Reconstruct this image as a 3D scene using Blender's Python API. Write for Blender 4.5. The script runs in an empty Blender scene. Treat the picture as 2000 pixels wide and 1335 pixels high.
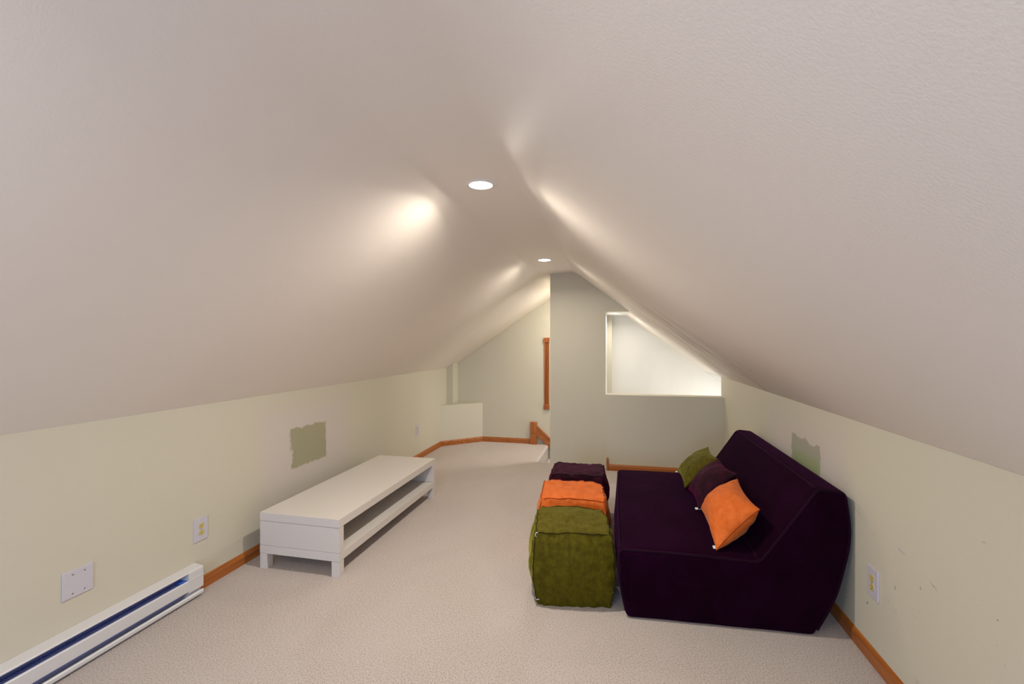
import bpy, bmesh, math, random
from math import sin, cos, pi, radians, sqrt
from mathutils import Vector, noise

random.seed(7)
scene = bpy.context.scene
col = scene.collection

# ------------------------------------------------------------------ camera
cam_d = bpy.data.cameras.new('camera'); cam = bpy.data.objects.new('camera', cam_d); col.objects.link(cam)
cam.location = (0, 0, 1.42); cam.rotation_euler = (radians(90), 0, radians(12.85))
cam_d.sensor_width = 36; cam_d.lens = 16.02; cam_d.clip_start = 0.02
scene.camera = cam

# ------------------------------------------------------------------ world, exposure
w = bpy.data.worlds.new('world'); scene.world = w; w.use_nodes = True
w.node_tree.nodes['Background'].inputs[0].default_value = (0.62, 0.78, 1.0, 1)
w.node_tree.nodes['Background'].inputs[1].default_value = 1.0
vs = scene.view_settings
vs.view_transform = 'Standard'; vs.look = 'None'; vs.gamma = 1.0; vs.use_curve_mapping = False
vs.exposure = 0.27

def area(name, loc, rot, size, power, colr, shape='DISK', size_y=None, spread=180):
    l = bpy.data.lights.new(name, 'AREA'); l.shape = shape; l.size = size
    if size_y: l.size_y = size_y
    l.energy = power; l.color = colr; l.spread = radians(spread)
    o = bpy.data.objects.new(name, l); o.location = loc; o.rotation_euler = rot; col.objects.link(o)
    return o
WARM = (1.0, 0.92, 0.81); COOL = (0.42, 0.61, 1.0)
CAN_P = (16.5, 8.0, 12.0, 7.0); CAN_SPREAD = 160
CANS = [(-0.672, 2.23, 2.222), (-0.680, 4.41, 2.222), (-0.668, 0.02, 2.222), (-0.668, -1.70, 2.222)]  # last one is an unseen light, added as fill behind the camera
for i, c in enumerate(CANS):
    area('can_lamp', (c[0], c[1], c[2]-0.016), (0, 0, 0), 0.11, CAN_P[i], WARM, spread=CAN_SPREAD)
    area('can_glow', (c[0], c[1], c[2]-0.017), (0, 0, 0), 0.11, CAN_P[i]*0.14, WARM, spread=180)
area('stair_can_lamp', (0.012, 5.68, 1.751), (0, 0, 0), 0.11, 3.5, (1.0, 0.95, 0.88), spread=165)
area('landing_can_lamp', (-0.37, 5.66, 2.11), (0, 0, 0), 0.16, 13.0, (1.0, 0.96, 0.90), spread=178)
# daylight through the gable window behind the camera and the stairwell's window
area('window_daylight', (-0.61, -2.33, 1.22), (radians(-90), 0, radians(180)), 1.3, 46.0, COOL, 'RECTANGLE', 1.1)
area('stairwell_daylight', (1.55, 5.8, 0.2), (0, radians(90), 0), 0.7, 13.0, (0.98, 0.98, 1.0), 'RECTANGLE', 0.7)

# ------------------------------------------------------------------ node helpers
def newmat(name):
    m = bpy.data.materials.new(name); m.use_nodes = True
    nt = m.node_tree; b = nt.nodes['Principled BSDF']
    return m, nt, b
def L(nt, a, b): nt.links.new(a, b)
def val(nt, x):
    n = nt.nodes.new('ShaderNodeValue'); n.outputs[0].default_value = x; return n.outputs[0]
def math_(nt, op, a, b=None, c=None, clamp=False):
    n = nt.nodes.new('ShaderNodeMath'); n.operation = op; n.use_clamp = clamp
    for i, x in enumerate((a, b, c)):
        if x is None: continue
        if isinstance(x, (int, float)): n.inputs[i].default_value = x
        else: L(nt, x, n.inputs[i])
    return n.outputs[0]
def pos(nt, scale=None):
    g = nt.nodes.new('ShaderNodeTexCoord')
    if scale is None: return g.outputs['Object']
    m = nt.nodes.new('ShaderNodeMapping'); m.inputs['Scale'].default_value = scale
    L(nt, g.outputs['Object'], m.inputs['Vector']); return m.outputs[0]
def nz(nt, scale, detail=3, rough=0.5, vec=None, dist=0.0):
    n = nt.nodes.new('ShaderNodeTexNoise'); n.inputs['Scale'].default_value = scale
    n.inputs['Detail'].default_value = detail; n.inputs['Roughness'].default_value = rough
    n.inputs['Distortion'].default_value = dist
    L(nt, vec if vec is not None else pos(nt), n.inputs['Vector']); return n.outputs['Fac']
def ramp(nt, f, stops):
    n = nt.nodes.new('ShaderNodeValToRGB'); e = n.color_ramp.elements
    while len(e) < len(stops): e.new(0.5)
    for el, (p, c) in zip(e, stops): el.position = p; el.color = (c[0], c[1], c[2], 1)
    L(nt, f, n.inputs[0]); return n.outputs[0]
def mix(nt, f, a, b, mode='MIX'):
    n = nt.nodes.new('ShaderNodeMix'); n.data_type = 'RGBA'; n.blend_type = mode
    if isinstance(f, (int, float)): n.inputs[0].default_value = f
    else: L(nt, f, n.inputs[0])
    for i, x in ((6, a), (7, b)):
        if isinstance(x, tuple): n.inputs[i].default_value = (x[0], x[1], x[2], 1)
        else: L(nt, x, n.inputs[i])
    return n.outputs[2]
def bump(nt, b, h, strength, dist=0.01):
    n = nt.nodes.new('ShaderNodeBump'); n.inputs['Strength'].default_value = strength
    n.inputs['Distance'].default_value = dist; L(nt, h, n.inputs['Height']); L(nt, n.outputs[0], b.inputs['Normal'])
def smooth(nt, x, lo, hi):
    n = nt.nodes.new('ShaderNodeMapRange'); n.interpolation_type = 'SMOOTHSTEP'
    n.inputs['From Min'].default_value = lo; n.inputs['From Max'].default_value = hi
    L(nt, x, n.inputs[0]); return n.outputs[0]

def rect_mask(nt, y0, y1, z0, z1, soft, namp, nscale, slope=0.0):
    """soft-edged rectangle on a wall (y,z) with a ragged outline"""
    s = nt.nodes.new('ShaderNodeSeparateXYZ'); L(nt, pos(nt), s.inputs[0])
    n = math_(nt, 'MULTIPLY', math_(nt, 'SUBTRACT', nz(nt, nscale, 5, 0.7), 0.5), namp)
    y, z = s.outputs[1], s.outputs[2]
    if slope: z = math_(nt, 'ADD', z, math_(nt, 'MULTIPLY', y, slope))
    dy = math_(nt, 'SUBTRACT', math_(nt, 'ABSOLUTE', math_(nt, 'SUBTRACT', y, (y0+y1)/2)), (y1-y0)/2)
    dz = math_(nt, 'SUBTRACT', math_(nt, 'ABSOLUTE', math_(nt, 'SUBTRACT', z, (z0+z1)/2)), (z1-z0)/2)
    d = math_(nt, 'ADD', math_(nt, 'MAXIMUM', dy, dz), n)
    return math_(nt, 'SUBTRACT', 1.0, smooth(nt, d, -soft, soft))

WALL = (0.61, 0.57, 0.45)
PRIMER = (0.605, 0.545, 0.485)
CEIL = (0.90, 0.832, 0.755)
def paint(name, base=WALL, patches=(), marks=(), spots=False):
    m, nt, b = newmat(name)
    c = mix(nt, math_(nt, 'MULTIPLY', nz(nt, 1.3, 2), 0.35), base, (base[0]*0.95, base[1]*0.955, base[2]*0.99))
    for (args, colr) in patches:
        c = mix(nt, rect_mask(nt, *args), c, colr)
    for (y, z, ly, lz, ang, colr, st) in marks:
        s = nt.nodes.new('ShaderNodeSeparateXYZ'); L(nt, pos(nt), s.inputs[0])
        yy = math_(nt, 'SUBTRACT', s.outputs[1], y); zz = math_(nt, 'SUBTRACT', s.outputs[2], z)
        ca, sa = cos(ang), sin(ang)
        a = math_(nt, 'DIVIDE', math_(nt, 'ADD', math_(nt, 'MULTIPLY', yy, ca), math_(nt, 'MULTIPLY', zz, sa)), ly)
        e = math_(nt, 'DIVIDE', math_(nt, 'SUBTRACT', math_(nt, 'MULTIPLY', zz, ca), math_(nt, 'MULTIPLY', yy, sa)), lz)
        r = math_(nt, 'ADD', math_(nt, 'MULTIPLY', a, a), math_(nt, 'MULTIPLY', e, e))
        k = math_(nt, 'SUBTRACT', 1.0, smooth(nt, r, 0.3, 1.0))
        k = math_(nt, 'MULTIPLY', k, smooth(nt, nz(nt, 160, 3, 0.7), 0.35, 0.6))
        c = mix(nt, math_(nt, 'MULTIPLY', k, st), c, colr)
    if spots:
        k = smooth(nt, nz(nt, 75, 2, 0.4), 0.735, 0.76)
        reg = smooth(nt, nz(nt, 2.3, 2), 0.5, 0.6)
        c = mix(nt, math_(nt, 'MULTIPLY', math_(nt, 'MULTIPLY', k, reg), 0.75), c, (0.16, 0.13, 0.12))
    L(nt, c, b.inputs['Base Color']); b.inputs['Roughness'].default_value = 0.62
    b.inputs['Specular IOR Level'].default_value = 0.25
    bump(nt, b, nz(nt, 160, 2), 0.10, 0.004)
    return m

GREEN = (0.50, 0.455, 0.27)
M = {}
M['wall_left'] = paint('wall_left_paint', patches=[
    ((2.62, 3.62, 0.33, 0.93, 0.12, 0.10, 2.5), PRIMER),
    ((2.915, 3.32, 0.485, 0.775, 0.007, 0.085, 9), (0.37, 0.345, 0.225)),
    ((2.90, 3.06, 0.62, 0.77, 0.015, 0.07, 14), (0.37, 0.345, 0.225))],
    marks=[(2.20, 0.24, 0.02, 0.003, 0.6, (0.5, 0.47, 0.42), 0.5)])
M['wall_right'] = paint('wall_right_paint', patches=[
    ((2.60, 3.70, 0.50, 0.92, 0.12, 0.10, 2.5), PRIMER),
    ((2.86, 3.28, 0.40, 0.835, 0.006, 0.13, 8), (0.38, 0.365, 0.295)),
    ((2.87, 3.26, 0.40, 0.745, 0.035, 0.09, 7), (0.33, 0.37, 0.20))],
    marks=[(2.12, 0.585, 0.035, 0.006, 0.1, (0.40, 0.36, 0.44), 0.75),
           (1.93, 0.545, 0.025, 0.005, 0.3, (0.25, 0.22, 0.26), 0.7),
           (2.00, 0.50, 0.010, 0.005, 1.1, (0.25, 0.21, 0.16), 0.8),
           (2.16, 0.42, 0.008, 0.012, 0.4, (0.2, 0.16, 0.10), 0.9),
           (2.45, 0.62, 0.05, 0.005, 0.5, (0.35, 0.30, 0.25), 0.6),
           (2.37, 0.24, 0.005, 0.010, 0.4, (0.12, 0.09, 0.06), 1.0),
           (1.87, 0.10, 0.035, 0.030, 0.4, (0.30, 0.26, 0.30), 0.7),
           (2.00, 0.13, 0.050, 0.020, 0.2, (0.40, 0.36, 0.34), 0.5),
           (1.52, 0.30, 0.030, 0.006, -0.4, (0.35, 0.32, 0.36), 0.7),
           (1.70, 0.80, 0.012, 0.004, -0.4, (0.35, 0.30, 0.25), 0.5)], spots=True)
M['wall'] = paint('wall_paint')
M['wall_white'] = paint('stairwell_paint', base=(0.76, 0.74, 0.68))

# ceiling: orange-peel texture with dusty streaks low on the right slope
m, nt, b = newmat('ceiling_texture'); M['ceiling'] = m
s = nt.nodes.new('ShaderNodeSeparateXYZ'); L(nt, pos(nt), s.inputs[0])
streak = smooth(nt, nz(nt, 1.0, 6, 0.7, pos(nt, (2.2, 6, 2.2)), 0.45), 0.40, 0.70)
rx = math_(nt, 'MULTIPLY', smooth(nt, s.outputs[0], -0.1, 0.5), smooth(nt, s.outputs[1], 3.0, 4.0))
lowy = math_(nt, 'SUBTRACT', 1.0, smooth(nt, s.outputs[1], 4.9, 5.3))
dirt = math_(nt, 'MULTIPLY', math_(nt, 'MULTIPLY', streak, rx), math_(nt, 'MULTIPLY', lowy, 0.8))
c = mix(nt, math_(nt, 'MULTIPLY', nz(nt, 0.9, 3), 0.5), CEIL, (CEIL[0]*0.95, CEIL[1]*0.93, CEIL[2]*0.90))
c = mix(nt, dirt, c, (0.55, 0.44, 0.34))
L(nt, c, b.inputs['Base Color']); b.inputs['Roughness'].default_value = 0.5
b.inputs['Specular IOR Level'].default_value = 0.22
h = math_(nt, 'ADD', nz(nt, 185, 2), math_(nt, 'MULTIPLY', nz(nt, 2.2, 2), 6.0))
bump(nt, b, h, 0.085, 0.004)

# carpet
def carpet(name, c1, c2, c3):
    m, nt, b = newmat(name)
    f = nz(nt, 150, 4, 0.85); g = nz(nt, 1.6, 3, 0.55, pos(nt, (1, 0.6, 1)), 0.8)
    c = ramp(nt, f, [(0.36, c1), (0.48, c2), (0.62, c3)])
    c = mix(nt, math_(nt, 'MULTIPLY', smooth(nt, g, 0.35, 0.65), 0.16), c, (c3[0]*1.05, c3[1]*1.03, c3[2]*1.05))
    L(nt, c, b.inputs['Base Color']); b.inputs['Roughness'].default_value = 1.0
    b.inputs['Specular IOR Level'].default_value = 0.0
    b.inputs['Sheen Weight'].default_value = 0.25; b.inputs['Sheen Roughness'].default_value = 0.6
    hh = math_(nt, 'ADD', nz(nt, 260, 3, 0.8), nz(nt, 90, 3, 0.7)); bump(nt, b, hh, 0.8, 0.012)
    return m
M['carpet'] = carpet('beige_carpet', (0.34, 0.25, 0.19), (0.66, 0.55, 0.47), (0.86, 0.77, 0.70))
M['carpet_grey'] = carpet('grey_carpet', (0.16, 0.14, 0.10), (0.33, 0.30, 0.24), (0.55, 0.52, 0.46))

def wood(name, axis, dark=1.0):
    m, nt, b = newmat(name)
    sc = {'x': (1.2, 28, 28), 'y': (28, 1.2, 28), 'z': (28, 28, 1.2)}[axis]
    f = nz(nt, 1.6, 5, 0.6, pos(nt, sc), 0.6)
    c = ramp(nt, f, [(0.3, (0.25*dark, 0.066*dark, 0.009*dark)), (0.5, (0.38*dark, 0.115*dark, 0.018*dark)), (0.72, (0.50*dark, 0.175*dark, 0.035*dark))])
    L(nt, c, b.inputs['Base Color']); b.inputs['Roughness'].default_value = 0.38
    bump(nt, b, f, 0.08, 0.003); return m
M['wood_x'] = wood('stained_oak_x', 'x'); M['wood_y'] = wood('stained_oak_y', 'y'); M['wood_z'] = wood('stained_oak_z', 'z')

def plain(name, colr, rough=0.4, metal=0.0, spec=0.5, ns=40, nv=0.03):
    m, nt, b = newmat(name)
    c = mix(nt, nz(nt, ns, 2), (colr[0]*(1-nv), colr[1]*(1-nv), colr[2]*(1-nv)), colr)
    L(nt, c, b.inputs['Base Color']); b.inputs['Roughness'].default_value = rough
    b.inputs['Metallic'].default_value = metal; b.inputs['Specular IOR Level'].default_value = spec
    return m
M['lacquer'] = plain('white_lacquer', (0.68, 0.635, 0.585), 0.35)
M['enamel'] = plain('white_enamel', (0.67, 0.655, 0.645), 0.3)
M['plastic'] = plain('white_plastic', (0.58, 0.55, 0.59), 0.3)
M['brass'] = plain('almond_plastic', (0.62, 0.50, 0.16), 0.35)
M['dark'] = plain('dark_slot', (0.03, 0.025, 0.02), 0.6)
M['steel'] = plain('screw_metal', (0.55, 0.54, 0.55), 0.35, 0.9)
M['fins'] = plain('blue_fins', (0.20, 0.23, 0.50), 0.35, 0.2)
M['shelf_shade'] = plain('brown_shelf_shade', (0.24, 0.14, 0.085), 0.6)  # warm shade inside the white bench, put into the back panel's colour
M['plate_blue'] = plain('blue_tape', (0.05, 0.16, 0.62), 0.4)
M['tag'] = plain('white_tag', (0.75, 0.82, 0.85), 0.6)
M['trimring'] = plain('lamp_trim', (0.85, 0.83, 0.80), 0.4)
m, nt, b = newmat('lamp_lens'); M['lens'] = m
b.inputs['Base Color'].default_value = (1, 1, 1, 1); b.inputs['Emission Color'].default_value = (1, 0.95, 0.86, 1)
b.inputs['Emission Strength'].default_value = 9.0
m, nt, b = newmat('lamp_lens_dim'); M['lens_dim'] = m
b.inputs['Base Color'].default_value = (0.6, 0.6, 0.6, 1); b.inputs['Emission Color'].default_value = (1, 0.95, 0.9, 1)
b.inputs['Emission Strength'].default_value = 0.5
m, nt, b = newmat('window_glass'); M['glass'] = m
b.inputs['Transmission Weight'].default_value = 1; b.inputs['Roughness'].default_value = 0.02; b.inputs['IOR'].default_value = 1.05

def velvet(name, lo, hi, sheen, shc, scale=14, rough=0.75, bs=0.35, patch=(0.38, 0.66), spec=0.12):
    m, nt, b = newmat(name)
    f = nz(nt, scale, 6, 0.62, pos(nt, (1, 0.6, 0.7)), 0.35)
    c = ramp(nt, f, [(patch[0], lo), (patch[1], hi)])
    L(nt, c, b.inputs['Base Color']); b.inputs['Roughness'].default_value = rough
    b.inputs['Specular IOR Level'].default_value = spec
    b.inputs['Sheen Weight'].default_value = sheen; b.inputs['Sheen Roughness'].default_value = 0.35
    b.inputs['Sheen Tint'].default_value = (shc[0], shc[1], shc[2], 1)
    hh = math_(nt, 'ADD', nz(nt, 30, 4, 0.7), math_(nt, 'MULTIPLY', nz(nt, 400, 1), 0.15)); bump(nt, b, hh, bs, 0.01)
    return m
M['green'] = velvet('green_velvet', (0.060, 0.046, 0.0005), (0.096, 0.079, 0.002), 0.34, (0.72, 0.72, 0.10), 45, 0.7, 0.3)
M['orange'] = velvet('orange_velvet', (0.60, 0.118, 0.014), (0.72, 0.165, 0.032), 0.3, (1, 0.55, 0.3), 26, 0.7, 0.6)
M['plum'] = velvet('plum_velvet', (0.010, 0.0003, 0.004), (0.034, 0.001, 0.012), 0.17, (0.70, 0.01, 0.30), 22, 0.7, 0.6)
M['green_seam'] = velvet('green_seam', (0.022, 0.018, 0.0005), (0.03, 0.024, 0.001), 0.1, (0.6, 0.6, 0.1))
M['orange_seam'] = velvet('orange_seam', (0.30, 0.045, 0.006), (0.36, 0.06, 0.01), 0.1, (1, 0.5, 0.3))
M['plum_seam'] = velvet('plum_seam', (0.006, 0.0002, 0.002), (0.008, 0.0003, 0.003), 0.1, (0.6, 0.02, 0.3))
SEAM = {'green_velvet': 'green_seam', 'orange_velvet': 'orange_seam', 'plum_velvet': 'plum_seam'}
M['sofa'] = velvet('aubergine_fabric', (0.0075, 0.0004, 0.0045), (0.0125, 0.0008, 0.0095), 0.085, (0.55, 0.05, 0.52), 5, 0.9, 0.12, spec=0.04)
M['sofa_pipe'] = velvet('aubergine_piping', (0.009, 0.0008, 0.006), (0.014, 0.0014, 0.010), 0.09, (0.55, 0.06, 0.55), 5, 0.9, 0.12)

# ------------------------------------------------------------------ geometry helpers
def link(name, me, mat=None, parent=None, smooth_=False):
    o = bpy.data.objects.new(name, me); col.objects.link(o)
    if mat: me.materials.append(mat)
    if parent: o.parent = parent
    if smooth_:
        for p in me.polygons: p.use_smooth = True
    return o
def wloc(p):
    v = Vector((0, 0, 0))
    while p is not None: v += p.location; p = p.parent
    return v
def build(name, V, F, mat, parent=None, smooth_=False):
    """V are world positions; the part is stored relative to its parents"""
    off = wloc(parent)
    me = bpy.data.meshes.new(name); me.from_pydata([tuple(Vector(v)-off) for v in V], [], F); me.validate(); me.update()
    bm = bmesh.new(); bm.from_mesh(me); bmesh.ops.recalc_face_normals(bm, faces=bm.faces); bm.to_mesh(me); bm.free()
    return link(name, me, mat, parent, smooth_)
class MB:
    def __init__(s): s.V = []; s.F = []
    def add(s, V, F):
        n = len(s.V); s.V += [tuple(v) for v in V]; s.F += [tuple(i+n for i in f) for f in F]; return s
    def box(s, x0, x1, y0, y1, z0, z1, bev=0.0):
        if bev <= 0:
            V = [(x, y, z) for z in (z0, z1) for y in (y0, y1) for x in (x0, x1)]
            return s.add(V, [(0, 2, 3, 1), (4, 5, 7, 6), (0, 1, 5, 4), (2, 6, 7, 3), (0, 4, 6, 2), (1, 3, 7, 5)])
        bm = bmesh.new(); bmesh.ops.create_cube(bm, size=1)
        for v in bm.verts:
            v.co = ((x0+x1)/2+v.co.x*(x1-x0), (y0+y1)/2+v.co.y*(y1-y0), (z0+z1)/2+v.co.z*(z1-z0))
        bmesh.ops.bevel(bm, geom=bm.edges[:], offset=bev, segments=2, affect='EDGES', profile=0.5)
        return s.bm(bm)
    def bm(s, bm):
        bm.verts.index_update()
        s.add([v.co[:] for v in bm.verts], [[v.index for v in f.verts] for f in bm.faces]); bm.free(); return s
    def prism(s, poly, axis, a, b):
        n = len(poly)
        def P(p, t):
            return {'x': (t, p[0], p[1]), 'y': (p[0], t, p[1]), 'z': (p[0], p[1], t)}[axis]
        V = [P(p, a) for p in poly]+[P(p, b) for p in poly]
        F = [tuple(range(n)), tuple(range(2*n-1, n-1, -1))]+[(i, (i+1) % n, n+(i+1) % n, n+i) for i in range(n)]
        return s.add(V, F)
    def sweep(s, path, prof):
        """prof (offset to the right of the horizontal direction, up) swept along an open path with mitred corners"""
        n = len(prof); rings = []
        for i, p in enumerate(path):
            p = Vector(p)
            d0 = (Vector(path[i])-Vector(path[i-1])).normalized() if i else None
            d1 = (Vector(path[i+1])-Vector(path[i])).normalized() if i+1 < len(path) else None
            d0 = d0 or d1; d1 = d1 or d0
            n0 = Vector((d0.y, -d0.x, 0)); n1 = Vector((d1.y, -d1.x, 0)); nn = (n0+n1).normalized(); k = 1/max(0.3, nn.dot(n0))
            rings += [tuple(p+nn*k*a+Vector((0, 0, h))) for a, h in prof]
        F = []
        for i in range(len(path)-1):
            for j in range(n):
                F.append((i*n+j, i*n+(j+1) % n, (i+1)*n+(j+1) % n, (i+1)*n+j))
        F += [tuple(range(n)), tuple(range(len(rings)-1, len(rings)-n-1, -1))]
        return s.add(rings, F)
    def tube(s, pts, r, n=8, closed=False):
        pts = [Vector(p) for p in pts]; m = len(pts); V = []; F = []
        up = None
        for i, p in enumerate(pts):
            a = pts[i-1] if (i or closed) else p; b = pts[(i+1) % m] if (i+1 < m or closed) else p
            d = (b-a).normalized()
            if up is None: up = Vector((0, 0, 1)) if abs(d.z) < 0.9 else Vector((1, 0, 0))
            u = (up-d*up.dot(d)).normalized(); up = u; v = d.cross(u)
            V += [p+(u*cos(2*pi*k/n)+v*sin(2*pi*k/n))*r for k in range(n)]
        for i in range(m if closed else m-1):
            for k in range(n):
                F.append((i*n+k, i*n+(k+1) % n, ((i+1) % m)*n+(k+1) % n, ((i+1) % m)*n+k))
        if not closed: F += [tuple(range(n)), tuple(range(m*n-1, m*n-n-1, -1))]
        return s.add(V, F)
    def cyl(s, c, axis, r, a, b, n=24, sy=1.0):
        poly = [(c[0]+r*cos(2*pi*k/n), c[1]+sy*r*sin(2*pi*k/n)) for k in range(n)]
        return s.prism(poly, axis, a, b)
    def obj(s, name, mat, parent=None, smooth_=False): return build(name, s.V, s.F, mat, parent, smooth_)

def struct(o): o['kind'] = 'structure'; return o
def thing(name, loc, label, cat, group=None):
    o = bpy.data.objects.new(name, None); col.objects.link(o); o.location = loc; o.empty_display_size = 0.1
    return tag(o, label, cat, group)
def tag(o, label, cat, group=None):
    o['label'] = label; o['category'] = cat
    if group: o['group'] = group
    return o
def auto_smooth(o, ang=40):
    me = o.data
    for p in me.polygons: p.use_smooth = True
    bm = bmesh.new(); bm.from_mesh(me)
    for e in bm.edges:
        if len(e.link_faces) == 2 and e.calc_face_angle() > radians(ang): e.smooth = False
    bm.to_mesh(me); bm.free()

# ------------------------------------------------------------------ room shell
XL, XR, YB, YF = -2.33, 1.11, -2.40, 6.27
KZ = 1.058; KR = 1.046; RZ = 2.228
HX = -0.92          # edge of the stair opening
WY, PY = 5.16, 5.31 # half wall front, partition front

# floor
b_ = MB(); b_.box(XL-0.1, HX-0.02, YB-0.1, YF+0.02, -0.12, 0)
b_.box(HX-0.02, XR+0.1, YB-0.1, PY+0.01, -0.12, 0)
struct(b_.obj('floor', M['carpet']))
# rounded carpet nosing along the stair opening
ns = [(HX-0.02, 0.0)]+[(HX-0.02+0.03*sin(a), -0.03+0.03*cos(a)) for a in [k*pi/12 for k in range(0, 13)]]+[(HX-0.02, -0.06)]
struct(MB().prism([(x, z) for x, z in ns], 'y', PY+0.005, YF).obj('trim_1', M['carpet'], None, False))

struct(MB().box(XL-0.1, XL, YB-0.1, YF+0.1, 0, KZ).obj('wall_left', M['wall_left']))
struct(MB().box(XR, XR+0.1, YB-0.1, PY, 0, KR).obj('wall_right', M['wall_right']))
struct(MB().box(XL-0.1, 1.75, YF, YF+0.1, -1.6, 2.4).obj('wall_far', M['wall']))
# partition with the header over the stair opening
struct(MB().prism([(-0.752, 0), (-0.115, 0), (-0.115, 1.767), (0.150, 1.767), (0.02, 1.862), (-0.478, 2.235), (-0.752, 2.235)], 'y', PY, PY+0.12).obj('wall_centre', M['wall']))
struct(MB().box(-0.115, XR+0.04, WY, PY, 0, 0.838, 0.004).obj('wall_half', M['wall']))
# stairwell shell
struct(MB().box(-0.165, -0.115, PY+0.12, YF, 0.60, 1.80).obj('wall_stairwell_side', M['wall_white']))
struct(MB().box(-0.115, 1.75, YF-0.012, YF, -1.5, 1.9).obj('wall_stairwell_back', M['wall_white']))
struct(MB().box(-0.115, -0.052, YF-0.20, YF-0.012, 0.6, 1.767).obj('trim_2', M['wall']))
struct(MB().box(1.65, 1.75, PY, YF, -1.5, 1.0).obj('wall_stairwell_right', M['wall_white']))
struct(MB().box(1.21, 1.75, PY-0.1, PY, -1.5, 1.0).obj('wall_stairwell_front', M['wall_white']))
struct(MB().box(HX-0.1, 1.75, PY, YF, -1.6, -1.5).obj('floor_stairwell', M['carpet']))
struct(MB().box(-0.752, 1.21, PY+0.012, PY+0.1, -1.5, -0.0).box(-0.915, -0.752, PY+0.012, PY+0.1, -1.5, -0.19).obj('wall_stairwell_under', M['wall']))

# back gable wall behind the camera with its window
bw = MB(); W0, W1, Z0, Z1 = -1.26, 0.04, 0.67, 1.77
bw.box(XL-0.1, W0, YB-0.1, YB, 0, 2.3); bw.box(W1, XR+0.1, YB-0.1, YB, 0, 2.3)
bw.box(W0, W1, YB-0.1, YB, 0, Z0); bw.box(W0, W1, YB-0.1, YB, Z1, 2.3)
struct(bw.obj('wall_back', M['wall']))
fr = MB()
for a in ((W0, W0+0.05, Z0, Z1), (W1-0.05, W1, Z0, Z1), (W0+0.05, W1-0.05, Z0, Z0+0.05), (W0+0.05, W1-0.05, Z1-0.05, Z1), ((W0+W1)/2-0.02, (W0+W1)/2+0.02, Z0+0.05, Z1-0.05)):
    fr.box(a[0], a[1], YB-0.08, YB-0.03, a[2], a[3])
wn = struct(fr.obj('window_1', M['enamel']))
MB().box(W0+0.05, W1-0.05, YB-0.062, YB-0.058, Z0+0.05, Z1-0.05).obj('pane', M['glass'], wn)

# ceiling: two slopes, a narrow flat strip and soft drywall bends between them
def arc_profile(pts, r):
    out = [pts[0]]
    for i in range(1, len(pts)-1):
        a, p, c = Vector(pts[i-1]), Vector(pts[i]), Vector(pts[i+1])
        d0 = (a-p).normalized(); d1 = (c-p).normalized(); ra = min(r[i], (a-p).length*0.48, (c-p).length*0.48)
        A, C = p+d0*ra, p+d1*ra
        for k in range(9):
            t = k/8; out.append(tuple(A*(1-t)**2+p*2*t*(1-t)+C*t*t))
    out.append(pts[-1]); return out
def prof_at(y):
    def sm(t): t = max(0, min(1, t)); return t*t*(3-2*t)
    k = sm((y-5.25)/(5.85-5.25))
    n = 1-sm((y-0.4)/1.5)           # the bends are softer towards the near end
    wv = 0.006*sin(y*2.1+0.6)+0.004*sin(y*5.2)
    lx = -0.865*(1-k)+(-0.745)*k; lz = RZ-0.012*(1-k)-0.115*k
    rx = -0.478+0.012*(1-n)
    mid_l = ((XL+lx)/2, (KZ+lz)/2+wv)
    mid_r = ((rx+XR)/2, (RZ+KR)/2-wv-0.004)
    return arc_profile([(XL-0.11, KZ), (XL, KZ), mid_l, (lx, lz), (rx, RZ), mid_r, (XR, KR), (XR+0.11, KR)],
                       [0, 0.002, 0.35, 0.035+0.10*n, 0.03+0.09*n, 0.35, 0.002, 0])
ys = [YB-0.1+k*(YF+0.02-YB+0.1)/170 for k in range(171)]
V = []; F = []; n = None
for y in ys:
    p = prof_at(y); n = len(p); V += [(q[0], y, q[1]) for q in p]
for i in range(len(ys)-1):
    for j in range(n-1): F.append((i*n+j, i*n+j+1, (i+1)*n+j+1, (i+1)*n+j))
ce = build('ceiling', V, F, M['ceiling']); auto_smooth(ce, 30); struct(ce)
# low stairwell ceiling
cs = MB().prism([(-0.165, 1.767), (0.150, 1.767), (0.14, 1.80), (-0.165, 1.80)], 'y', PY+0.12, YF)
cs.prism([(XR-0.01, KR+0.005), (1.75, 0.565), (1.75, 0.60), (XR+0.02, KR+0.03)], 'y', PY-0.001, YF)
struct(cs.obj('ceiling_stairwell', M['wall_white']))

# corner chase and the low angled box
struct(MB().box(XL, -2.235, 6.06, YF, 0.55, 1.13).obj('trim_3', M['wall']))
struct(MB().prism([(XL, 5.84), (-1.862, YF), (XL, YF)], 'z', 0, 0.55).obj('trim_4', M['wall']))

# baseboards
BP = [(0, 0), (0.013, 0), (0.013, 0.048), (0.011, 0.054), (0.010, 0.060), (0.006, 0.067), (0, 0.070)]
struct(MB().sweep([(XL, 2.125, 0), (XL, 5.84, 0), (-1.862, YF, 0), (-1.165, YF, 0)], BP).obj('baseboard_left', M['wood_y']))
struct(MB().sweep([(XR, WY, 0), (XR, YB, 0), (XL, YB, 0), (XL, 0.22, 0)], BP).obj('baseboard_right', M['wood_y']))
struct(MB().sweep([(-0.082, WY, 0), (XR-0.013, WY, 0)], BP).obj('baseboard_half_wall', M['wood_x']))
o = MB().box(-0.103, -0.080, WY-0.020, WY, 0, 0.125, 0.004).box(-0.100, -0.084, WY-0.017, WY-0.002, 0.12, 0.142, 0.004).obj('baseboard_end_block', M['wood_z'])
struct(o)

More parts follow.
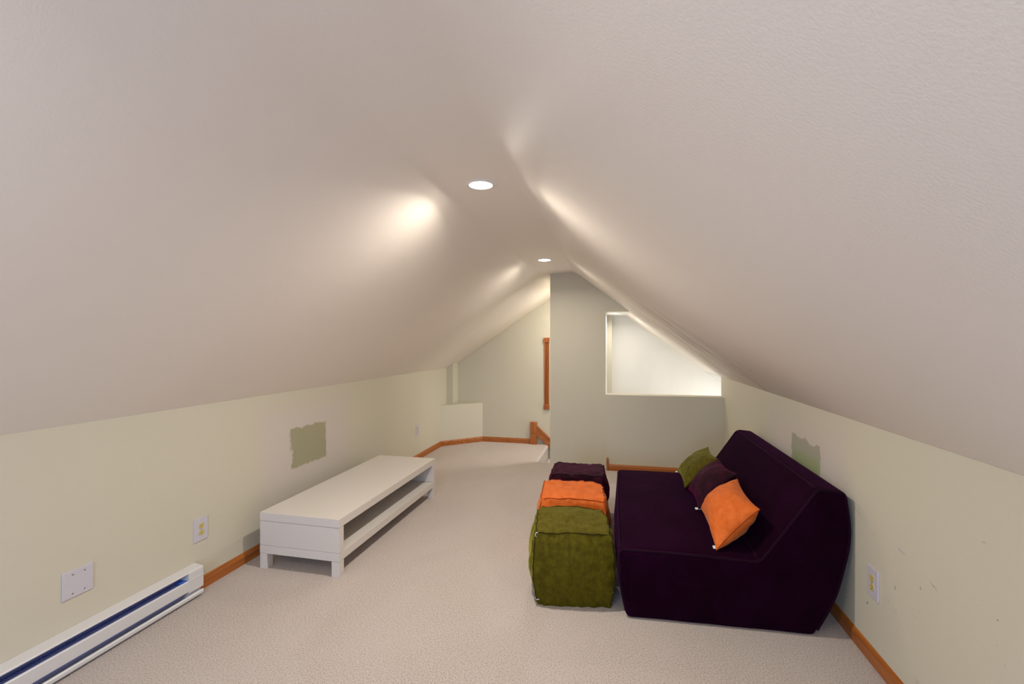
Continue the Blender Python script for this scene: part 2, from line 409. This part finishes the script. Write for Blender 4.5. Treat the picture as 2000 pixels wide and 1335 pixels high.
# ------------------------------------------------------------------ stairs
st = thing('staircase', (HX, 5.8, -1.14), 'carpeted stairs going down behind the cream partition wall', 'stairs')
for k in range(5):
    x0 = -0.914+0.27*k; z = -0.19*(k+1)
    if z < -1.4: break
    if k == 0: MB().box(-0.942, -0.916, PY+0.013, YF-0.025, -0.19, -0.018).obj('riser', M['carpet'], st)
    MB().box(x0, x0+0.27, PY+0.101, YF-0.025, z-0.19, z, 0.012).obj('tread', M['carpet'], st)
# carpeted side strip and wooden skirt on the far wall
pts = [(-1.065, 0.0), (-1.065, 0.125), (-1.03, 0.115), (-0.97, 0.055), (-0.90, -0.02), (-0.80, -0.12), (-0.5, -0.42), (-0.5, -0.60), (-0.80, -0.60), (-0.93, -0.19), (-0.93, 0)]
MB().prism(pts, 'y', YF-0.022, YF-0.001).obj('side_strip', M['carpet_grey'], st)['label'] = 'grey flecked carpet strip along the wall'
sk = thing('stair_skirt', (-1.11, YF, 0), 'stained wooden newel block and skirt board running down beside the stairs', 'stair trim')
MB().box(-1.163, -1.068, YF-0.045, YF, 0, 0.150, 0.003).obj('lower_block', M['wood_z'], sk)
MB().box(-1.163, -1.068, YF-0.047, YF, 0.152, 0.308, 0.003).obj('upper_block', M['wood_z'], sk)
MB().prism([(-1.068, 0.235), (-1.068, 0.125), (-0.40, -0.485), (-0.40, -0.375)], 'y', YF-0.035, YF-0.002).obj('skirt_board', M['wood_x'], sk)
MB().prism([(-1.068, 0.258), (-1.068, 0.232), (-0.40, -0.378), (-0.40, -0.352)], 'y', YF-0.042, YF-0.002).obj('cap_moulding', M['wood_x'], sk)

# fluted casing on the far wall
cx0, cx1 = -0.972, -0.897
fc = thing('fluted_casing', ((cx0+cx1)/2, YF, 0.49), 'upright fluted wooden casing with rosette blocks on the far wall', 'wood trim')
prof = [(cx0+0.004, YF)]
N = 40; wdt = (cx1-cx0)-0.008
for k in range(N+1):
    t = k/N; d = 0.016
    for c0 in (0.25, 0.5, 0.75):
        e = (t-c0)/0.085
        if abs(e) < 1: d = 0.016-0.010*sqrt(1-e*e)
    prof.append((cx0+0.004+t*wdt, YF-d))
prof.append((cx1-0.004, YF))
MB().prism(prof, 'z', 0.555, 1.412).obj('fluted_board', M['wood_z'], fc)
for z0 in (0.487, 1.412):
    rb = MB().box(cx0-0.003, cx1+0.003, YF-0.026, YF, z0, z0+0.068, 0.003).obj('rosette_block', M['wood_z'], fc)
    zc = z0+0.034; r_ = MB()
    for rr in (0.026, 0.015):
        r_.tube([((cx0+cx1)/2+rr*cos(2*pi*k/24), YF-0.027, zc+rr*sin(2*pi*k/24)) for k in range(24)], 0.0028, 6, True)
    r_.cyl(((cx0+cx1)/2, zc), 'y', 0.006, YF-0.030, YF-0.024, 12)
    r_.obj('rosette', M['wood_z'], rb)

# ------------------------------------------------------------------ recessed lights
def can_light(c, label, name='recessed_light', lens='lens'):
    x, y, z = c
    t = thing(name, (x, y, z), label, 'ceiling light')
    prof = [(0.058, -0.002), (0.060, -0.007), (0.075, -0.006), (0.082, -0.001), (0.082, 0.006), (0.058, 0.006)]
    n = 40; V = []; F = []
    for k in range(n):
        a = 2*pi*k/n
        V += [(x+r*cos(a), y+r*sin(a), z+h) for r, h in prof]
    m_ = len(prof)
    for k in range(n):
        for j in range(m_): F.append((k*m_+j, k*m_+(j+1) % m_, ((k+1) % n)*m_+(j+1) % m_, ((k+1) % n)*m_+j))
    auto_smooth(build('trim_ring', V, F, M['trimring'], t))
    V = [(x, y, z-0.0115)]; F = []
    for q in range(1, 7):
        rr = 0.060*q/6
        V += [(x+rr*cos(2*pi*k/n), y+rr*sin(2*pi*k/n), z-0.0115+0.0075*(q/6)**2) for k in range(n)]
    for k in range(n): F.append((0, 1+k, 1+(k+1) % n))
    for q in range(5):
        for k in range(n): F.append((1+q*n+k, 1+(q+1)*n+k, 1+(q+1)*n+(k+1) % n, 1+q*n+(k+1) % n))
    build('lens', V, F, M[lens], t, True)
    return t
CL = ['nearer of the two glowing round recessed lights on the ridge strip',
      'farther glowing round recessed light on the ridge strip by the partition',
      'round recessed light on the ridge strip above the camera',
      'added unseen round fill light on the ridge strip near the back window']
for c, lab in zip(CANS, CL): can_light((c[0], c[1], c[2]+0.002), lab)
can_light((0.012, 5.68, 1.767), 'small round recessed light in the low ceiling over the half wall opening', lens='lens_dim')
can_light((-0.37, 5.66, 2.135), 'round recessed light over the stair head behind the partition')

# ------------------------------------------------------------------ electrical plates
def outlet(side, y, z, label):
    s = 1 if side == 'l' else -1; xw = XL if side == 'l' else XR
    t = thing('wall_outlet', (xw, y, z-0.066), label, 'outlet')
    def bx(mb, d0, d1, y0, y1, z0, z1, bev=0): 
        a, b = sorted((xw+s*d0, xw+s*d1)); return mb.box(a, b, y0, y1, z0, z1, bev)
    bx(MB(), -0.001, 0.0065, y-0.0445, y+0.0445, z-0.0665, z+0.0665, 0.0028).obj('cover_plate', M['plastic'], t)
    for dz in (0.0195, -0.0195):
        n = 28; poly = []
        for k in range(n):
            a = 2*pi*k/n; yy = 0.0172*cos(a); zz = max(-0.0140, min(0.0140, 0.0172*sin(a))); poly.append((y+yy, z+dz+zz))
        a, b = sorted((xw+s*0.004, xw+s*0.0085))
        rec = MB().prism(poly, 'x', a, b).obj('receptacle', M['brass'], t)
        sl = MB()
        bx(sl, 0.007, 0.0089, y-0.0075, y-0.0055, z+dz-0.001, z+dz+0.009)
        bx(sl, 0.007, 0.0089, y+0.0055, y+0.0075, z+dz-0.001, z+dz+0.007)
        a, b = sorted((xw+s*0.007, xw+s*0.0089)); sl.cyl((y, z+dz-0.0075), 'x', 0.0027, a, b, 10)
        sl.obj('slots', M['dark'], rec)
    a, b = sorted((xw+s*0.005, xw+s*0.0078)); MB().cyl((y, z), 'x', 0.0032, a, b, 12).obj('screw', M['steel'], t)
outlet('l', 2.157, 0.346, 'white outlet plate on the left wall between heater and bench')
outlet('l', 5.09, 0.358, 'small far outlet plate on the left wall beyond the bench')
outlet('r', 2.317, 0.357, 'white outlet plate on the right wall behind the sofa end')
bp = thing('blank_wall_plate', (XL, 1.543, 0.298), 'wide blank white cover plate with four screws above the heater', 'wall plate')
MB().box(XL-0.001, XL+0.0065, 1.483, 1.603, 0.298, 0.419, 0.0028).obj('cover_plate', M['plastic'], bp)
for yy in (1.520, 1.566):
    for zz in (0.317, 0.400):
        sc_ = MB().cyl((yy, zz), 'x', 0.0036, XL+0.004, XL+0.0080, 12).obj('screw', M['steel'], bp)
        MB().box(XL+0.0078, XL+0.0083, yy-0.003, yy+0.003, zz-0.0006, zz+0.0006).obj('screw_slot', M['dark'], sc_)

# ------------------------------------------------------------------ baseboard heater
hy0, hy1 = 0.22, 2.118
hx = XL+0.062
ht = thing('baseboard_heater', (XL+0.03, (hy0+hy1)/2, 0.012), 'long white electric baseboard heater along the left wall with blue fins', 'heater')
MB().box(XL+0.001, XL+0.006, hy0, hy1, 0.016, 0.166).obj('back_panel', M['enamel'], ht)
MB().prism([(XL+0.001, 0.170), (hx-0.004, 0.163), (hx-0.001, 0.160), (hx-0.001, 0.156), (hx-0.004, 0.156), (hx-0.005, 0.158), (XL+0.001, 0.164)], 'y', hy0, hy1-0.0005).obj('top_cover', M['enamel'], ht)
MB().prism([(hx, 0.060), (hx+0.001, 0.064), (hx+0.001, 0.114), (hx-0.003, 0.119), (hx-0.008, 0.119), (hx-0.006, 0.114), (hx-0.004, 0.064)], 'y', hy0+0.09, hy1-0.09).obj('front_panel', M['enamel'], ht)
MB().prism([(XL+0.004, 0.012), (hx+0.004, 0.012), (hx+0.008, 0.017), (hx+0.008, 0.030), (hx+0.002, 0.036), (hx, 0.033), (hx+0.003, 0.028), (hx+0.001, 0.018), (XL+0.004, 0.018)], 'y', hy0, hy1-0.004).obj('bottom_lip', M['enamel'], ht)
for a, b in ((hy0, hy0+0.09), (hy1-0.09, hy1)):
    ec = MB().box(XL+0.004, hx+0.002, a, b, 0.050, 0.158, 0.002).obj('end_cap', M['enamel'], ht)
    MB().box(hx+0.001, hx+0.0042, a+0.002, b-0.002, 0.114, 0.1175, 0.0008).obj('cap_ridge', M['enamel'], ec)
    MB().box(XL+0.01, hx-0.012, a+0.006, b-0.006, 0.018, 0.052).obj('cap_foot', M['enamel'], ec)
MB().box(XL+0.007, XL+0.011, hy0+0.09, hy1-0.09, 0.105, 0.162).obj('reflector', M['fins'], ht)
MB().box(XL+0.012, hx-0.014, hy0+0.09, hy1-0.12, 0.040, 0.052).obj('heating_rod', M['fins'], ht)
MB().box(XL+0.012, hx-0.006, hy1-0.128, hy1-0.091, 0.110, 0.120).obj('thermal_guard', M['plate_blue'], ht)
fins = MB(); y = hy0+0.10
while y < hy1-0.135:
    fins.box(XL+0.012, hx-0.010, y, y+0.0012, 0.053, 0.118); y += 0.0075
fo = fins.obj('heating_fins', M['fins'], ht); fo['kind'] = 'stuff'

# ------------------------------------------------------------------ TV bench
bx0, bx1, by0, by1 = -2.185, -1.625, 2.443, 3.932
tb = thing('media_bench', ((bx0+bx1)/2, (by0+by1)/2, 0), 'long low white media bench with open shelf against the left wall', 'bench')
BE = 0.0012
MB().box(bx0, bx1, by0, by1, 0.299, 0.350, BE).obj('top_board', M['lacquer'], tb)
for a, b in ((by0, by0+0.05), (by1-0.05, by1)):
    MB().box(bx0+0.0006, bx1-0.0006, a+0.0006, b-0.0006, 0.1460, 0.2972, BE).obj('side_panel', M['lacquer'], tb)
MB().box(bx0+0.012, bx0+0.020, by0+0.05, by1-0.05, 0.1455, 0.2985).obj('back_panel', M['shelf_shade'], tb)
MB().box(bx0, bx1, by0, by1, 0.0945, 0.1445, BE).obj('bottom_board', M['lacquer'], tb)
for a in (bx0+0.0008, bx1-0.0518):
    for b in (by0+0.0008, by1-0.0518):
        MB().box(a, a+0.051, b, b+0.051, 0.0, 0.0932, BE).obj('leg', M['lacquer'], tb)

# ------------------------------------------------------------------ sofa
def resample(pts, step=0.012, r=0.03):
    """closed 2D polygon with per-corner radius -> dense rounded outline"""
    out = []; n = len(pts)
    for i in range(n):
        a, p, c = Vector(pts[i-1][:2]), Vector(pts[i][:2]), Vector(pts[(i+1) % n][:2])
        ra = pts[i][2] if len(pts[i]) > 2 else r
        ra = min(ra, (a-p).length*0.47, (c-p).length*0.47)
        A, C = p+(a-p).normalized()*ra, p+(c-p).normalized()*ra
        for k in range(7):
            t = k/6; out.append(A*(1-t)**2+p*2*t*(1-t)+C*t*t)
    dense = []
    for i in range(len(out)):
        a, b = out[i], out[(i+1) % len(out)]; m_ = max(1, int((b-a).length/step))
        for k in range(m_): dense.append(a+(b-a)*k/m_)
    return dense
SP = [(0.055, 0.0, 0.02), (0.018, 0.16, 0.1), (0.012, 0.352, 0.035), (0.30, 0.352, 0.15), (0.690, 0.338, 0.03),
      (0.83, 0.535, 0.1), (0.950, 0.712, 0.03), (1.072, 0.700, 0.03), (1.100, 0.48, 0.12), (1.03, 0.18, 0.12), (0.935, 0.0, 0.02)]
prof = resample(SP)
# make clockwise/ccw consistent and normals outward
A_ = sum(prof[i].x*prof[(i+1) % len(prof)].y-prof[(i+1) % len(prof)].x*prof[i].y for i in range(len(prof)))
if A_ < 0: prof.reverse()
NP = len(prof)
nrm = []
for i in range(NP):
    d = (prof[(i+1) % NP]-prof[i-1]).normalized(); nrm.append(Vector((d.y, -d.x)))
def sofa_y(x, v, L=1.50):  # v in 0..1 -> y
    return 2.412+0.055*x+v*(L+0.035*x)
R = 0.03; Ls = 1.50; stn = []
for k in range(7):
    a = k/6*pi/2; stn.append((R*(1-cos(a)), R*(1-sin(a))))     # (distance in from the end, inset)
full = [(d, i) for d, i in stn]
inner = [R+(Ls-2*R)*k/48 for k in range(1, 48)]
full += [(d, 0) for d in inner]+[(Ls-d, i) for d, i in reversed(stn)]
V = []; F = []
for d, ins in full:
    v = d/Ls; e = sin(pi*v)**0.6 if 0 < v < 1 else 0
    for i in range(NP):
        p = prof[i]-nrm[i]*ins*0.9
        bul = 0.0
        if nrm[i].y > 0.85 and p.x < 0.6: bul = 0.030*e*max(0, sin(pi*min(1, max(0, p.x/0.66))))**0.7   # seat crown
        if nrm[i].x < -0.9: bul = 0.030*e*sin(pi*min(1, max(0, p.y/0.36)))                              # front
        if nrm[i].x < -0.5 and p.x > 0.6: bul = 0.018*e*max(0, sin(pi*(p.y-0.34)/0.37))
        q = p+nrm[i]*bul
        w_ = 0.0025*noise.noise(Vector((q.x*6, v*7, q.y*6)))
        q = q+nrm[i]*w_
        V.append((q.x, sofa_y(q.x, v), max(0.0, q.y)))
m_ = len(full)
for i in range(m_-1):
    for j in range(NP): F.append((i*NP+j, i*NP+(j+1) % NP, (i+1)*NP+(j+1) % NP, (i+1)*NP+j))
F += [tuple(range(NP)), tuple(range(m_*NP-1, (m_-1)*NP-1, -1))]
sf = thing('sofa', (0.55, 3.15, 0), 'armless dark aubergine fabric sofa with sloping back along the right wall', 'sofa')
so = build('upholstered_body', V, F, M['sofa'], sf); auto_smooth(so, 50)
# piping round both ends, above the floor
for v in (R*0.35/Ls, 1-R*0.35/Ls):
    pts = []
    idx = [i for i in range(NP)]
    st_i = min(range(NP), key=lambda i: (prof[i]-Vector((0.935, 0.0))).length)
    for k in range(NP):
        i = (st_i+k) % NP
        if prof[i].y > 0.02:
            q = prof[i]-nrm[i]*0.004; pts.append((q.x, sofa_y(q.x, v), q.y))
    MB().tube(pts, 0.0075, 8).obj('piping', M['sofa_pipe'], sf, True)
def long_pipe(px, pz, extra=0.0, bul=0.0):
    i = min(range(NP), key=lambda i: (prof[i]-Vector((px, pz))).length); pts = []
    for k in range(41):
        v = 0.012+0.976*k/40; q = prof[i]+nrm[i]*(extra+bul*sin(pi*v)**0.6)
        pts.append((q.x, sofa_y(q.x, v), q.y))
    MB().tube(pts, 0.0045, 8).obj('piping', M['sofa_pipe'], sf, True)
long_pipe(0.012, 0.352, 0.0, 0.012); long_pipe(0.950, 0.712); long_pipe(1.072, 0.700); long_pipe(0.69, 0.338, 0.001)

# ------------------------------------------------------------------ poufs
def soft_box(w, d, h, n=26, bulge=0.024, seed=0, sag=0.014, wr=0.009):
    """returns vertices, faces and a surface function for a stuffed cube cover, base at z=0"""
    def surf(a, b, c):
        m = [abs(a), abs(b), abs(c)]
        x, y, z = a*w/2, b*d/2, c*h/2
        fa, fb, fc = (1-b*b)*(1-c*c), (1-a*a)*(1-c*c), (1-a*a)*(1-b*b)
        x += math.copysign(1, a)*bulge*fa if m[0] > 0.999 else 0
        y += math.copysign(1, b)*bulge*fb if m[1] > 0.999 else 0
        if m[2] > 0.999 and c > 0: z += bulge*0.35*fc-sag*0.4*(noise.noise(Vector((a*1.2+seed, b*1.2, 3)))+0.4)
        # edges of the cover sag between corners; corners pulled in
        k = (m[0]**8*m[1]**8+m[1]**8*m[2]**8+m[0]**8*m[2]**8)/3
        low = (1-c)/2
        sc = 1.0+0.075*sin(pi*min(1, low*1.1))-0.01
        x *= sc; y *= sc
        corner = (m[0]*m[1]*m[2])**6
        x *= 1-0.06*corner; y *= 1-0.06*corner; z *= 1-0.045*corner*(1 if c > 0 else 0)
        if c > 0: z -= sag*(m[0]**6+m[1]**6)*0.5*(0.6+noise.noise(Vector((a*2+seed, b*2, 1.7))))
        q = Vector((a*1.0, b*1.0, c*1.0))
        nn = noise.noise(q*1.7+Vector((seed*3.1, 0, 0)))
        edge = max(m[0]*m[1], m[1]*m[2], m[0]*m[2])
        r1 = noise.noise(Vector((a*5+seed, b*5, c*5)))*wr
        r2 = abs(noise.noise(Vector((a*3.2+c*2.2, b*3.3-a*2+seed, c*3+b*1.4))))*wr*2.2*edge
        dirv = Vector((x/w, y/d, (z if c > 0 else z*0.2)/h)); dirv.normalize()
        p = Vector((x, y, z))+dirv*(nn*0.010+r1-r2)
        p.z = max(0.0, p.z+h/2)
        if c <= -0.999: p.z = 0.0
        return p
    key = {}; V = []; F = []
    def vid(a, b, c):
        k = (round(a, 5), round(b, 5), round(c, 5))
        if k not in key: key[k] = len(V); V.append(surf(a, b, c))
        return key[k]
    g = [sin((-1+2*i/n)*pi/2*0.92)/sin(pi/2*0.92) for i in range(n+1)]
    for i in range(n):
        for j in range(n):
            u0, u1, v0, v1 = g[i], g[i+1], g[j], g[j+1]
            for s in (-1, 1):
                F.append([vid(s, a, b) for a, b in ((u0, v0), (u1, v0), (u1, v1), (u0, v1))])
                F.append([vid(a, s, b) for a, b in ((u0, v0), (u1, v0), (u1, v1), (u0, v1))])
                F.append([vid(a, b, s) for a, b in ((u0, v0), (u1, v0), (u1, v1), (u0, v1))])
    return V, F, surf
def pouf(cx, cy, rot, w, d, h, mat, label, seed, tags=False):
    t = thing('pouf', (cx, cy, 0), label, 'pouf', 'cube poufs in a row before the sofa')
    V, F, surf = soft_box(w, d, h, seed=seed)
    ca, sa = cos(rot), sin(rot)
    def T(p): return (cx+p[0]*ca-p[1]*sa, cy+p[0]*sa+p[1]*ca, p[2])
    o = build('cover', [T(v) for v in V], F, mat, t, True)
    bm = bmesh.new(); bm.from_mesh(o.data); bmesh.ops.recalc_face_normals(bm, faces=bm.faces); bm.to_mesh(o.data); bm.free()
    cr = [(-1, -1), (1, -1), (1, 1), (-1, 1)]
    loop = []
    for k in range(4):
        (a0, b0), (a1, b1) = cr[k], cr[(k+1) % 4]
        for j in range(24): loop.append(T(surf(a0+(a1-a0)*j/24, b0+(b1-b0)*j/24, 1)))
    MB().tube(loop, 0.0035, 6, True).obj('seam', M[SEAM[mat.name]], t, True)
    for (a, b) in cr:
        MB().tube([T(surf(a, b, 1-2*j/24)) for j in range(24)], 0.003, 6).obj('seam', M[SEAM[mat.name]], t, True)
    if tags:
        p = Vector(T(surf(-0.93, -1, 0.93)))
        MB().tube([(p.x-0.004+0.012*cos(a), p.y-0.005, p.z-0.002+0.014*sin(a)) for a in [pi*0.45+k*pi/10 for k in range(11)]], 0.0016, 6).obj('loop', M['tag'], t)['label'] = 'thin white loop'
        p = Vector(T(surf(-1, -0.86, -0.84)))
        MB().tube([p+Vector((-0.004, -0.022, 0.004)), p+Vector((0.004, -0.03, -0.002)), p+Vector((0.016, -0.030, 0.002)), p+Vector((0.022, -0.028, 0.014))], 0.0035, 6).obj('care_tag', M['tag'], t)['label'] = 'pale grey care tag'
    return t
pouf(-0.252, 2.648, radians(8.5), 0.412, 0.405, 0.405, M['green'], 'olive green velvet cube pouf nearest the camera beside the sofa', 1.3, True)
pouf(-0.292, 3.195, radians(4.5), 0.425, 0.41, 0.400, M['orange'], 'orange velvet cube pouf, middle one of the row', 4.7)
pouf(-0.300, 3.715, radians(2.0), 0.415, 0.36, 0.402, M['plum'], 'dark plum velvet cube pouf at the far end of the row', 8.9)

# ------------------------------------------------------------------ throw pillows
def pillow(p_bl, p_br, p_tr, p_tl, th, mat, label, seed, tagv=None):
    """corners (world) of the flat cover; th = stuffed half thickness"""
    c = [Vector(p) for p in (p_bl, p_br, p_tr, p_tl)]
    base = (c[0]+c[1])/2; t = thing('throw_pillow', base, label, 'pillow', 'velvet pillows leaning on the sofa back')
    nrm_ = (c[1]-c[0]).cross(c[3]-c[0]).normalized()
    n = 30; V = []; F = []
    def P(u, v, s):
        a, b = 2*u-1, 2*v-1
        pin = 0.08
        uu = 0.5+(a/2)*(1-pin*(1-b*b)); vv = 0.5+(b/2)*(1-pin*1.5*(1-a*a))
        p = c[0]*(1-uu)*(1-vv)+c[1]*uu*(1-vv)+c[2]*uu*vv+c[3]*(1-uu)*vv
        f = max(0.0, (1-a*a)*(1-b*b)); f = f**0.5
        wrk = noise.noise(Vector((a*2.5+seed, b*2.5, s)))*0.008
        edge = (1-f)
        wrk += -abs(noise.noise(Vector((a*6+seed, b*2.0, s*2))))*0.012*f*(abs(a)**2+abs(b)**2)
        return p+nrm_*s*(th*f+wrk*min(1, f*2.5))
    idx = {}
    for s in (-1, 1):
        for i in range(n+1):
            for j in range(n+1):
                if s == 1 and (i in (0, n) or j in (0, n)): idx[(s, i, j)] = idx[(-1, i, j)]; continue
                idx[(s, i, j)] = len(V)
                gu = 0.5-0.5*cos(pi*i/n); gv = 0.5-0.5*cos(pi*j/n)
                V.append(P(gu, gv, s))
    for s in (-1, 1):
        for i in range(n):
            for j in range(n): F.append([idx[(s, i, j)], idx[(s, i+1, j)], idx[(s, i+1, j+1)], idx[(s, i, j+1)]])
    o = build('cover', V, F, mat, t, True)
    lp = [P(0.5-0.5*cos(pi*k/24), 0, 1) for k in range(24)]+[P(1, 0.5-0.5*cos(pi*k/24), 1) for k in range(24)]+[P(0.5+0.5*cos(pi*k/24), 1, 1) for k in range(24)]+[P(0, 0.5+0.5*cos(pi*k/24), 1) for k in range(24)]
    MB().tube(lp, 0.0028, 6, True).obj('seam', M[SEAM[mat.name]], t, True)
    if tagv is not None:
        q = P(tagv, 0.02, 1)
        d = (c[1]-c[0]).normalized()
        a0 = q-d*0.016; a1 = q+d*0.016; dn = Vector((-0.028, 0, -0.002))
        tv = [a0, a1, a1+dn, a0+dn]; tv += [x+Vector((0, 0, 0.0012)) for x in tv]
        build('care_tag', tv, [(0, 1, 2, 3), (4, 7, 6, 5), (0, 4, 5, 1), (1, 5, 6, 2), (2, 6, 7, 3), (3, 7, 4, 0)], M['tag'], t)['label'] = 'small white care tag'
    return t
pillow((0.475, 3.42, 0.385), (0.485, 3.90, 0.375), (0.72, 3.92, 0.575), (0.70, 3.44, 0.60), 0.075, M['green'], 'olive green velvet pillow farthest back on the sofa', 2.0, 0.96)
pillow((0.500, 3.020, 0.380), (0.495, 3.40, 0.385), (0.70, 3.42, 0.605), (0.735, 3.075, 0.600), 0.08, M['plum'], 'dark plum velvet pillow between the green and orange pillows', 5.0, 0.03)
pillow((0.500, 2.498, 0.358), (0.515, 3.025, 0.385), (0.715, 2.99, 0.592), (0.71, 2.53, 0.572), 0.10, M['orange'], 'bright orange velvet pillow nearest the camera on the sofa', 7.0, 0.07)
